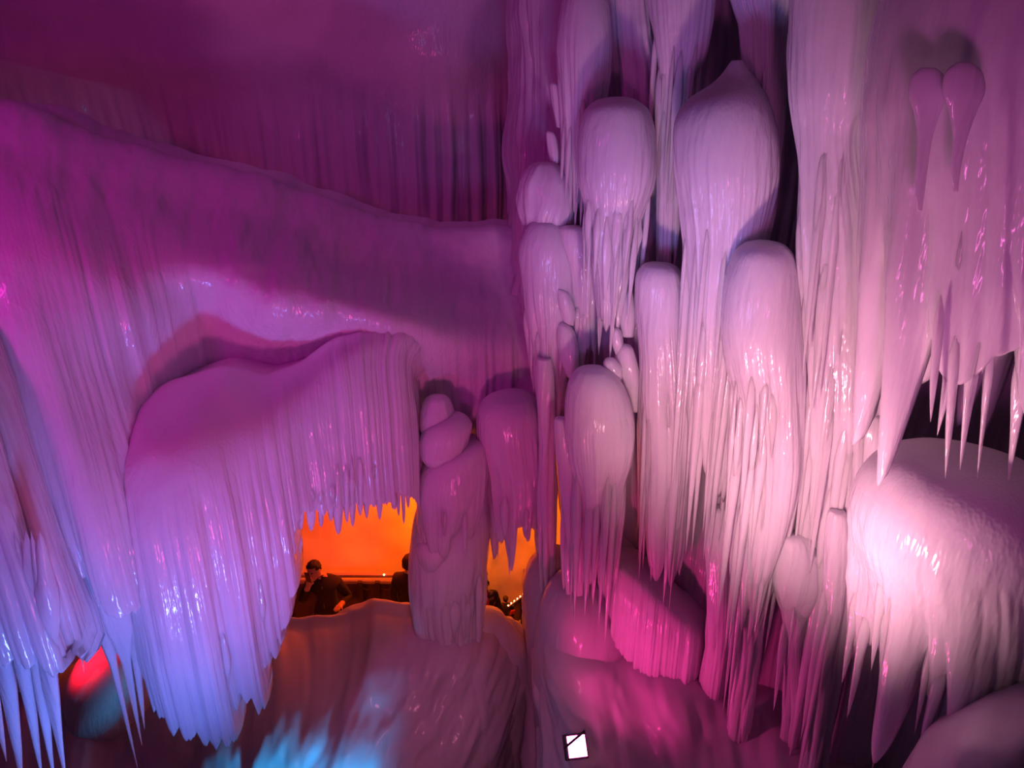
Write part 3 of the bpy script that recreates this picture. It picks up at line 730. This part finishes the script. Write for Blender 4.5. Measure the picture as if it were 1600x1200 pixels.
for lab, Y, o, st, sd in [
    ('long glassy strand falling right of the rose post', 3.7, [(800, 1306, 1314), (806, 1296, 1324), (860, 1290, 1330), (950, 1288, 1325), (1050, 1275, 1312), (1150, 1262, 1296), (1240, 1250, 1284)], [(900, 1100, 1220, 6, 16)], 92),
    ('wide translucent strand bundle between the rose post and the near pink bulb', 3.8, [(640, 1360, 1370), (648, 1340, 1390), (700, 1330, 1400), (850, 1335, 1400), (980, 1335, 1390), (1100, 1320, 1370), (1240, 1295, 1345)], [(800, 1000, 1200, 9, 18)], 93),
    ('thin strand bundle falling left of the rose post to the slope', 4.1, [(820, 1166, 1174), (828, 1156, 1184), (880, 1150, 1190), (960, 1155, 1190), (1050, 1150, 1180), (1150, 1140, 1165), (1240, 1135, 1158)], [(900, 1000, 1180, 6, 14)], 94),
    ('murky strand bundle sheltered behind the near pink bulb', 3.75, [(900, 1430, 1440), (910, 1410, 1460), (980, 1400, 1470), (1080, 1390, 1455), (1180, 1375, 1435), (1240, 1365, 1425)], [(960, 1080, 1220, 8, 18)], 96),
    ('murky ice stump showing between the near bulb and the dark boulder', 3.6, [(930, 1510, 1520), (940, 1490, 1545), (1000, 1480, 1560), (1100, 1465, 1540), (1200, 1445, 1515)], [(980, 1080, 1180, 8, 18)], 97),
    ('dull ice column standing on the slope under the mauve bulb', 4.45, [(790, 1120, 1128), (796, 1108, 1142), (840, 1100, 1150), (900, 1105, 1145), (1000, 1105, 1140), (1080, 1095, 1130), (1160, 1085, 1120)], [(900, 960, 1080, 6, 16)], 95)]:
    column(lab, Y, o, st, amp=0.03, freq=18, flute_from=0.0, seed=sd, nth=80)
# rounded mounds either side of the dark crevice
for lab, Y, o, sd in [
    ('rounded ice mound with an orange rim at the edge of the smaller opening', 5.5, [(862, 852, 880), (868, 836, 900), (888, 822, 922), (930, 818, 940), (990, 822, 950), (1060, 826, 960)], 111),
    ('frosty mauve ice mound bulging above the flood light', 5.0, [(902, 880, 905), (910, 860, 930), (940, 845, 955), (990, 838, 975), (1050, 834, 985), (1120, 836, 985), (1220, 845, 980)], 112),
    ('hunched ice mound with an orange crest below the pillar', 5.75, [(956, 748, 768), (962, 738, 784), (985, 724, 803), (1020, 712, 824), (1090, 708, 834), (1150, 715, 832), (1230, 725, 828)], 113)]:
    bulb('ice_mound', lab, 'ice mound', Y, o, None, amp=0.02 if sd == 113 else 0.0, freq=8, flute_from=0.3, seed=sd, nth=120, nv=80, lump=0.05, mat=ICE_GROUND)
# slanting fluted shelf with hot pink streaks
shelf = empty('ice_shelf', W(1050, 1080, 4.7), 'slanting fluted ice shelf streaked with hot pink above the flood light slope', 'ice shelf')
sheet('drape', [960, 985, 1020, 1060, 1100, 1140, 1170], [
    ([860, 850, 860, 890, 920, 940, 960], [5.3, 5.15, 5.05, 4.95, 4.9, 4.85, 4.9], 0.0),
    ([890, 880, 900, 930, 960, 985, 1000], [5.0, 4.82, 4.75, 4.68, 4.62, 4.6, 4.7], 0.01),
    ([925, 915, 940, 970, 1000, 1025, 1040], [4.95, 4.75, 4.68, 4.6, 4.55, 4.53, 4.65], 0.06),
    ([970, 960, 985, 1015, 1045, 1070, 1080], [4.95, 4.75, 4.67, 4.58, 4.53, 4.5, 4.62], 0.10),
    ([1010, 1005, 1030, 1065, 1095, 1120, 1130], [4.95, 4.75, 4.67, 4.58, 4.53, 4.5, 4.62], 0.12)],
    200, 90, ICE, freq=16, seed=33, lump=0.02, thick=0.25, teeth=0.12, parent=shelf)
# boulder in the near corner, its shade put into a darker ice tone
bo = empty('ice_boulder', W(1560, 1250, 2.2), 'smooth shaded magenta ice boulder in the near lower corner', 'ice boulder')
sheet('hump', [1380, 1410, 1450, 1500, 1560, 1640, 1760], [
    ([1290, 1230, 1170, 1125, 1095, 1080, 1080], [2.9, 2.9, 2.9, 2.9, 2.9, 2.9, 2.9], 0),
    ([1270, 1205, 1145, 1105, 1072, 1055, 1050], [2.5, 2.5, 2.5, 2.5, 2.5, 2.5, 2.5], 0),
    ([1290, 1240, 1190, 1150, 1125, 1110, 1105], [2.25, 2.2, 2.15, 2.1, 2.1, 2.1, 2.1], 0),
    ([1330, 1300, 1270, 1240, 1220, 1210, 1205], [2.1, 2.0, 1.95, 1.9, 1.85, 1.85, 1.85], 0),
    (1400, [2.0, 1.85, 1.75, 1.7, 1.65, 1.65, 1.65], 0)], 140, 100, ICE_GROUND, freq=8, seed=35, lump=0.03, thick=0, plumbed=False, parent=bo, lump_f=3)

# ================================================================== FLOOD LIGHT
import bmesh
def bm_obj(name, bm, mat, parent=None, smooth=False):
    me = bpy.data.meshes.new(name); bm.to_mesh(me); bm.free()
    if smooth: me.polygons.foreach_set('use_smooth', np.ones(len(me.polygons), dtype=bool))
    return link(name, me, mat, parent)

def local_box(sx, sy, sz, c, M, bev=0.0):
    bm = bmesh.new(); bmesh.ops.create_cube(bm, size=1)
    for v in bm.verts: v.co = Vector((v.co.x * sx + c[0], v.co.y * sy + c[1], v.co.z * sz + c[2]))
    if bev: bmesh.ops.bevel(bm, geom=bm.edges[:], offset=bev, segments=2, affect='EDGES', profile=0.6)
    bmesh.ops.transform(bm, matrix=M, verts=bm.verts)
    return bm
lp = W(902, 1166, 3.93)
flood = empty('flood_light', lp - Vector((0, 0, 0.12)), 'small square flood light shining white-pink on the slope', 'flood light')
fdir = (Vector((0.30, -0.62, 0.80))).normalized()
q = fdir.to_track_quat('Z', 'Y')
ML = Matrix.Translation(lp) @ q.to_matrix().to_4x4() @ Matrix.Rotation(math.radians(-14), 4, 'Z')
bm_obj('housing', local_box(0.19, 0.19, 0.07, (0, 0, -0.045), ML, 0.012), M_BLACKMETAL, flood)
bm_obj('lens', local_box(0.155, 0.155, 0.012, (0, 0, -0.005), ML, 0.002), M_LENS, flood)
bm_obj('bracket', local_box(0.23, 0.02, 0.01, (0, 0.055, 0.02), ML @ Matrix.Rotation(math.radians(28), 4, 'Z'), 0.002), M_BLACKMETAL, flood)
bm_obj('stand', local_box(0.05, 0.05, 0.16, (0, 0, -0.13), ML, 0.006), M_BLACKMETAL, flood)
fl_l = bpy.data.lights.new('flood_light_beam', 'SPOT'); fl_l.color = (1.0, 0.04, 0.30); fl_l.energy = 38
fl_l.spot_size = math.radians(150); fl_l.spot_blend = 1.0; fl_l.shadow_soft_size = 0.06
fl_o = bpy.data.objects.new('flood_light_beam', fl_l); COL.objects.link(fl_o)
fl_o.location = lp + fdir * 0.22
aim(fl_o, W(1060, 960, 4.4))

# ================================================================== RAILING BEHIND THE VISITORS
YR = 7.8
zt = zrow(902, YR)
rail = empty('railing', Vector((-2.5, YR, -0.36)), 'dark sheeted railing with a steel top rail running behind the person with the phone', 'railing')
x0, x1 = -4.2, -0.75
box('top_rail', x0, x1, YR - 0.03, YR + 0.03, zt + 0.01, zt + 0.06, M_METAL, rail, 0.012)
box('lower_rail', x0, x1, YR - 0.025, YR + 0.025, zt - 0.10, zt - 0.055, M_METAL, rail, 0.01)
xs = [((p - 800) / F * depth_at(930, YR)) for p in (445, 505, 565, 592, 620, 650)]
for i, x in enumerate(xs):
    box('post', x - 0.035, x + 0.035, YR - 0.06, YR - 0.005, -0.36, zt - 0.05, M_POST, rail, 0.008)
for i in range(len(xs) - 1):
    n = 14
    P = np.zeros((20, n, 3))
    for a in range(20):
        for b in range(n):
            x = xs[i] + (xs[i + 1] - xs[i]) * b / (n - 1); z = -0.34 + (zt + 0.24) * a / 19
            P[a, b] = (x, YR + 0.03 + 0.05 * (vn2(np.array(x * 9.0), np.array(z * 6.0), 5 + i) - 0.5), z)
    link('panel', mesh_grid('panel', P), M_SHEET, rail)
# sagging cable tied along the rail
def tube(name, pts, r, mat, parent=None, ns=6):
    pts = [Vector(p) for p in pts]
    P = np.zeros((len(pts), ns, 3))
    for i, p in enumerate(pts):
        d = (pts[min(i + 1, len(pts) - 1)] - pts[max(i - 1, 0)]).normalized()
        a = d.orthogonal().normalized(); b = d.cross(a)
        for k in range(ns):
            t = 2 * math.pi * k / ns
            P[i, k] = p + (a * math.cos(t) + b * math.sin(t)) * r
    return link(name, mesh_grid(name, P, closed_u=True), mat, parent)
cp = []
for i in range(2, len(xs) - 1):
    for k in range(8):
        f = k / 8
        cp.append((xs[i] + (xs[i + 1] - xs[i]) * f, YR - 0.07, zt - 0.07 - 0.10 * math.sin(f * math.pi)))
tube('cable', cp, 0.006, M_CABLE, rail)
bm = bmesh.new(); bmesh.ops.create_uvsphere(bm, u_segments=12, v_segments=8, radius=0.014, matrix=Matrix.Translation(W(600, 898, YR - 0.03)))
bm_obj('bulb', bm, M_LED, rail, True)

# ================================================================== PEOPLE
def skin_mesh(verts, edges, levels=2):
    me = bpy.data.meshes.new('body')
    me.from_pydata([v[0] for v in verts], edges, [])
    o = bpy.data.objects.new('tmp_body', me); COL.objects.link(o)
    m = o.modifiers.new('skin', 'SKIN'); m.use_smooth_shade = True
    sv = me.skin_vertices[0].data
    for i, v in enumerate(verts):
        r = v[1]; sv[i].radius = (r, r) if not hasattr(r, '__len__') else r
        sv[i].use_root = (i == 0)
    s = o.modifiers.new('sub', 'SUBSURF'); s.levels = levels; s.render_levels = levels
    dg = bpy.context.evaluated_depsgraph_get(); dg.update()
    out = bpy.data.meshes.new_from_object(o.evaluated_get(dg))
    bpy.data.objects.remove(o); bpy.data.meshes.remove(me)
    return out

def person(loc, rz, label, J, mats, paint, hair, h=1.0, bun=False, parts=()):
    """J: joint dict in the person's own frame (facing -y, feet at 0)"""
    names = ['pelvis', 'belly', 'chest', 'collar', 'neck', 'jaw', 'brow', 'crown',
             'shL', 'elL', 'wrL', 'paL', 'shR', 'elR', 'wrR', 'paR',
             'hipL', 'knL', 'anL', 'toL', 'hipR', 'knR', 'anR', 'toR']
    rad = dict(pelvis=(.17, .12), belly=(.165, .125), chest=(.185, .135), collar=(.15, .11), neck=.058, jaw=(.072, .08), brow=(.088, .10), crown=(.06, .07),
               shL=.078, elL=.058, wrL=.036, paL=(.040, .03), shR=.078, elR=.058, wrR=.036, paR=(.040, .03),
               hipL=.10, knL=.07, anL=.05, toL=(.045, .035), hipR=.10, knR=.07, anR=.05, toR=(.045, .035))
    idx = {n: i for i, n in enumerate(names)}
    V = [(J[n], rad[n]) for n in names]
    E = [(idx[a], idx[b]) for a, b in [('pelvis', 'belly'), ('belly', 'chest'), ('chest', 'collar'), ('collar', 'neck'), ('neck', 'jaw'), ('jaw', 'brow'), ('brow', 'crown'),
         ('collar', 'shL'), ('shL', 'elL'), ('elL', 'wrL'), ('wrL', 'paL'), ('collar', 'shR'), ('shR', 'elR'), ('elR', 'wrR'), ('wrR', 'paR'),
         ('pelvis', 'hipL'), ('hipL', 'knL'), ('knL', 'anL'), ('anL', 'toL'), ('pelvis', 'hipR'), ('hipR', 'knR'), ('knR', 'anR'), ('anR', 'toR')]]
    # fingers: five short chains from each palm
    for s in ('L', 'R'):
        pa = Vector(J['pa' + s]); wr = Vector(J['wr' + s])
        d = (pa - wr).normalized()
        side = d.cross(Vector(J.get('nrm' + s, (0, -1, 0)))).normalized()
        nrm = side.cross(d).normalized()
        curl = J.get('curl' + s, 0.5)
        for k, (off, ln) in enumerate([(-.030, .062), (-.010, .075), (.010, .072), (.030, .058)]):
            b0 = pa + side * off + d * .01
            b1 = b0 + d * ln * .55 - nrm * ln * .2 * curl
            b2 = b1 + d * ln * .45 * (1 - .6 * curl) - nrm * ln * .45 * curl
            i0 = len(V); V += [(b0, .0095), (b1, .009), (b2, .007)]
            E += [(idx['pa' + s], i0), (i0, i0 + 1), (i0 + 1, i0 + 2)]
        t0 = pa - d * .03 - side * .035 * (1 if s == 'L' else -1); t1 = t0 + d * .03 - side * .025 * (1 if s == 'L' else -1) - nrm * .02
        i0 = len(V); V += [(t0, .011), (t1, .009)]; E += [(idx['wr' + s], i0), (i0, i0 + 1)]
    me = skin_mesh(V, E)
    me.materials.clear()
    for m in mats: me.materials.append(m)
    # nose, brows and ears pulled out of the same surface
    jaw = Vector(J['jaw']); brow = Vector(J['brow'])
    up = (brow - jaw).normalized(); fw = Vector(J.get('face', (0, -1, 0))); fw = (fw - up * fw.dot(up)).normalized(); sd = up.cross(fw)
    mid = (jaw + brow) / 2
    nose = mid + fw * .088; 
    for v in me.vertices:
        for c, dr, s, w in ((nose, fw, .03, .024), (mid + sd * .085 + up * .01, sd, .022, .03), (mid - sd * .085 + up * .01, -sd, .022, .022), (jaw + fw * .07 - up * .02, fw, .012, .03)):
            d2 = (v.co - c).length
            if d2 < w * 2.2: v.co += dr * s * math.exp(-(d2 / w) ** 2)
    for p in me.polygons:
        p.material_index = paint(p.center)
        p.use_smooth = True
    root = empty('person', loc, label, 'person')
    root.rotation_euler = (0, 0, rz); root.scale = (h, h, h)
    def child(name, mesh, mat=None):
        o = bpy.data.objects.new(name, mesh); COL.objects.link(o); o.parent = root
        if mat is not None: mesh.materials.append(mat)
        return o
    child('body', me)
    # hair cap following the skull
    bm = bmesh.new(); bmesh.ops.create_uvsphere(bm, u_segments=24, v_segments=16, radius=1.0)
    R = Matrix((sd, -fw, up)).transposed().to_4x4()
    geo = [v for v in bm.verts if v.co.z < -0.15 and v.co.y < 0.15 or v.co.z < -0.6 or (v.co.y < -0.55 and v.co.z < 0.35)]
    bmesh.ops.delete(bm, geom=geo, context='VERTS')
    for v in bm.verts:
        n = 1 + 0.05 * math.sin(v.co.x * 19 + v.co.z * 13) + 0.04 * math.sin(v.co.y * 23)
        v.co = Vector((v.co.x * hair[0] * n, v.co.y * hair[1] * n + 0.008, v.co.z * hair[2] * n))
    bmesh.ops.solidify(bm, geom=bm.faces[:], thickness=0.012)
    bmesh.ops.transform(bm, matrix=Matrix.Translation(mid + up * .055) @ R, verts=bm.verts)
    m2 = bpy.data.meshes.new('hair'); bm.to_mesh(m2); bm.free()
    for p in m2.polygons: p.use_smooth = True
    hr = child('hair', m2, M_HAIR)
    if bun:
        bm = bmesh.new(); bmesh.ops.create_icosphere(bm, subdivisions=3, radius=0.06)
        for v in bm.verts: v.co *= 1 + 0.12 * math.sin(v.co.x * 90) * math.sin(v.co.z * 80)
        bmesh.ops.transform(bm, matrix=Matrix.Translation(mid + up * .15 - fw * .09 - sd * bun), verts=bm.verts)
        m3 = bpy.data.meshes.new('hair_bun'); bm.to_mesh(m3); bm.free()
        for p in m3.polygons: p.use_smooth = True
        child('hair_bun', m3, M_HAIR)
    for s in (-1, 1):
        bm = bmesh.new(); bmesh.ops.create_uvsphere(bm, u_segments=8, v_segments=6, radius=0.011, matrix=Matrix.Translation(mid + fw * .083 + sd * .033 * s + up * .03))
        m4 = bpy.data.meshes.new('eye'); bm.to_mesh(m4); bm.free()
        child('eye', m4, M_EYE)
    return root, child, (mid, up, fw, sd)

STAND = dict(pelvis=(0, 0, .98), belly=(0, 0, 1.12), chest=(0, 0, 1.30), collar=(0, 0.01, 1.44), neck=(0, 0, 1.52), jaw=(0, -.025, 1.58), brow=(0, -.015, 1.68), crown=(0, 0, 1.745),
             shL=(.19, 0, 1.41), elL=(.26, .03, 1.14), wrL=(.25, -.06, .90), paL=(.25, -.08, .83), shR=(-.19, 0, 1.41), elR=(-.26, .03, 1.14), wrR=(-.25, -.06, .90), paR=(-.25, -.08, .83),
             hipL=(.10, 0, .88), knL=(.11, -.02, .48), anL=(.11, .03, .09), toL=(.12, -.13, .05), hipR=(-.10, 0, .88), knR=(-.11, -.02, .48), anR=(-.11, .03, .09), toR=(-.12, -.13, .05))
# the man with the phone: seen from the front, head turned to his right hand, left hand on the sill
YM = 7.1; ZF = -0.36
pm = W(496, 885, YM)
J = dict(STAND)
J.update(belly=(0.03, 0, 1.12), chest=(0.04, -.02, 1.30), collar=(0.02, -.03, 1.44), neck=(-.02, -.06, 1.51), jaw=(-.055, -.12, 1.565), brow=(-.065, -.11, 1.665), crown=(-.065, -.09, 1.735), face=(-.35, -1, -.1),
         shL=(.20, -.02, 1.375), elL=(.33, .0, 1.14), wrL=(.28, -.22, 1.19), paL=(.26, -.30, 1.205), nrmL=(0, 0, 1), curlL=.5,
         shR=(-.17, -.05, 1.375), elR=(-.26, -.17, 1.19), wrR=(-.12, -.245, 1.47), paR=(-.097, -.255, 1.555), nrmR=(0, -1, 0), curlR=.9)
def paint_man(c):
    if c.z > 1.505 and abs(c.x + .08) < .14: return 1
    if (c - Vector(J['paL'])).length < .13: return 1
    if (c - Vector(J['paR'])).length < .13 and c.z > 1.40: return 1
    if c.z < .92 and abs(c.x) < .25: return 2
    return 0
HX = pm.x + 0.05
man, mchild, hd = person((HX, YM, ZF), 0.0, 'person in a dark jacket holding a phone up to the face behind the sill', J, [M_BLACK, M_SKIN, M_GREY], paint_man, (.092, .105, .105))
# jacket zip and collar
m = bpy.data.meshes.new('zip'); b = local_box(.012, .006, .34, (0.03, -.158, 1.24), Matrix.Identity(4), .002); b.to_mesh(m); b.free(); mchild('zip', m, M_GREY)
ph = Vector((HX, YM, ZF)) + Vector((-.082, -.30, 1.67))
Mp = Matrix.Translation(ph) @ Matrix.Rotation(math.radians(-18), 4, 'Z') @ Matrix.Rotation(math.radians(8), 4, 'X')
phone = empty('phone', ph, 'dark phone held upright before a bowed face', 'phone')
bm_obj('case', local_box(.075, .010, .155, (0, 0, 0), Mp, .004), M_PHONE, phone)
bm_obj('camera_lens', local_box(.022, .004, .03, (.02, -.0065, .055), Mp, .001), M_BLACKMETAL, phone)

def paint_std(c):
    if c.z > 1.535 and abs(c.x) < .14: return 1
    if c.z < .89 and abs(c.x) > .19: return 1
    if c.z < .93 and abs(c.x) < .2: return 2
    return 0
p2 = W(640, 890, 7.1)
person((p2.x, 7.1, ZF), math.pi * 0.9, 'person with dark hair turned away, half hidden by the middle ice pillar', STAND, [M_BLACK, M_SKIN, M_GREY], paint_std, (.098, .112, .112))
p3 = W(750, 920, 6.7)
def paint3(c):
    if c.z > 1.535 and abs(c.x) < .14: return 1
    if abs(c.x) < .09 and c.z > .95 and c.y < 0: return 2
    if abs(c.x) > .12 and abs(c.x) < .16 and c.z > 1.0: return 3
    return 0
J3 = dict(STAND); J3.update(jaw=(0, -.05, 1.57), brow=(0, -.06, 1.67), crown=(0, -.05, 1.735))
person((p3.x, 6.7, ZF), math.radians(25), 'person with tied-up hair in a black and red jacket beside the pillar', J3, [M_BLACK, M_SKIN, M_RED, M_GREY], paint3, (.095, .11, .11), bun=-0.05)
YF = 9.2
p4 = W(790, 938, YF)
person((p4.x, YF, p4.z - 1.62 * 0.5), math.pi, 'tiny distant person standing at the lit handrail beyond the smaller opening', STAND, [M_BLACK, M_SKIN, M_GREY], paint_std, (.095, .11, .11), h=0.5)

# ================================================================== FAR HANDRAIL WITH LIGHTS
hr = empty('lit_handrail', W(800, 985, 9.0), 'yellow boarded handrail topped with a row of glowing bulbs beyond the smaller opening', 'handrail')
a = W(794, 946, 8.9); b = W(822, 925, 9.4)
tube('rail', [a.lerp(b, t / 6) + Vector((0, 0, -.03)) for t in range(7)], 0.018, M_METAL, hr, 8)
bm = bmesh.new(); bmesh.ops.create_uvsphere(bm, u_segments=10, v_segments=6, radius=0.012); bme = bpy.data.meshes.new('bulb'); bm.to_mesh(bme); bm.free(); bme.materials.append(M_LED)
for k in range(7):
    o = bpy.data.objects.new('bulb', bme); COL.objects.link(o); o.parent = hr; o.location = a.lerp(b, k / 6) - hr.location
def quad_prism(name, pts, th, mat, parent):
    P = np.array([[p, q] for p, q in zip(pts[:2], pts[3:1:-1])], float)
    bm = bmesh.new()
    f = [bm.verts.new(p) for p in pts]; k = [bm.verts.new(Vector(p) + Vector((0, th, 0))) for p in pts]
    bm.faces.new(f); bm.faces.new(k[::-1])
    for i in range(4): bm.faces.new((f[i], k[i], k[(i + 1) % 4], f[(i + 1) % 4]))
    bmesh.ops.recalc_face_normals(bm, faces=bm.faces[:])
    return bm_obj(name, bm, mat, parent)
dn = Vector((0, 0, -.5))
quad_prism('board', [a + Vector((0, 0, -.06)), b + Vector((0, 0, -.06)), b + dn, a + dn], .03, M_BOARD, hr)
for t in (0.25, 0.75):
    p = a.lerp(b, t)
    box('post', p.x - .02, p.x + .02, p.y - .06, p.y - .02, p.z - .75, p.z - .04, M_POST, hr, .004)
sg = W(800, 957, 8.8)
sign = empty('sign', sg, 'small red warning sign fixed below the lit handrail', 'sign')
quad_prism('plate', [sg + Vector(v) for v in ((-.04, 0, -.05), (.03, 0, -.03), (.05, 0, .05), (-.02, 0, .03))], .01, M_SIGNRED, sign)
quad_prism('symbol', [sg + Vector(v) for v in ((-.012, -.004, -.02), (.012, -.004, -.016), (.02, -.004, .02), (0, -.004, .016))], .003, M_BOARD, sign)
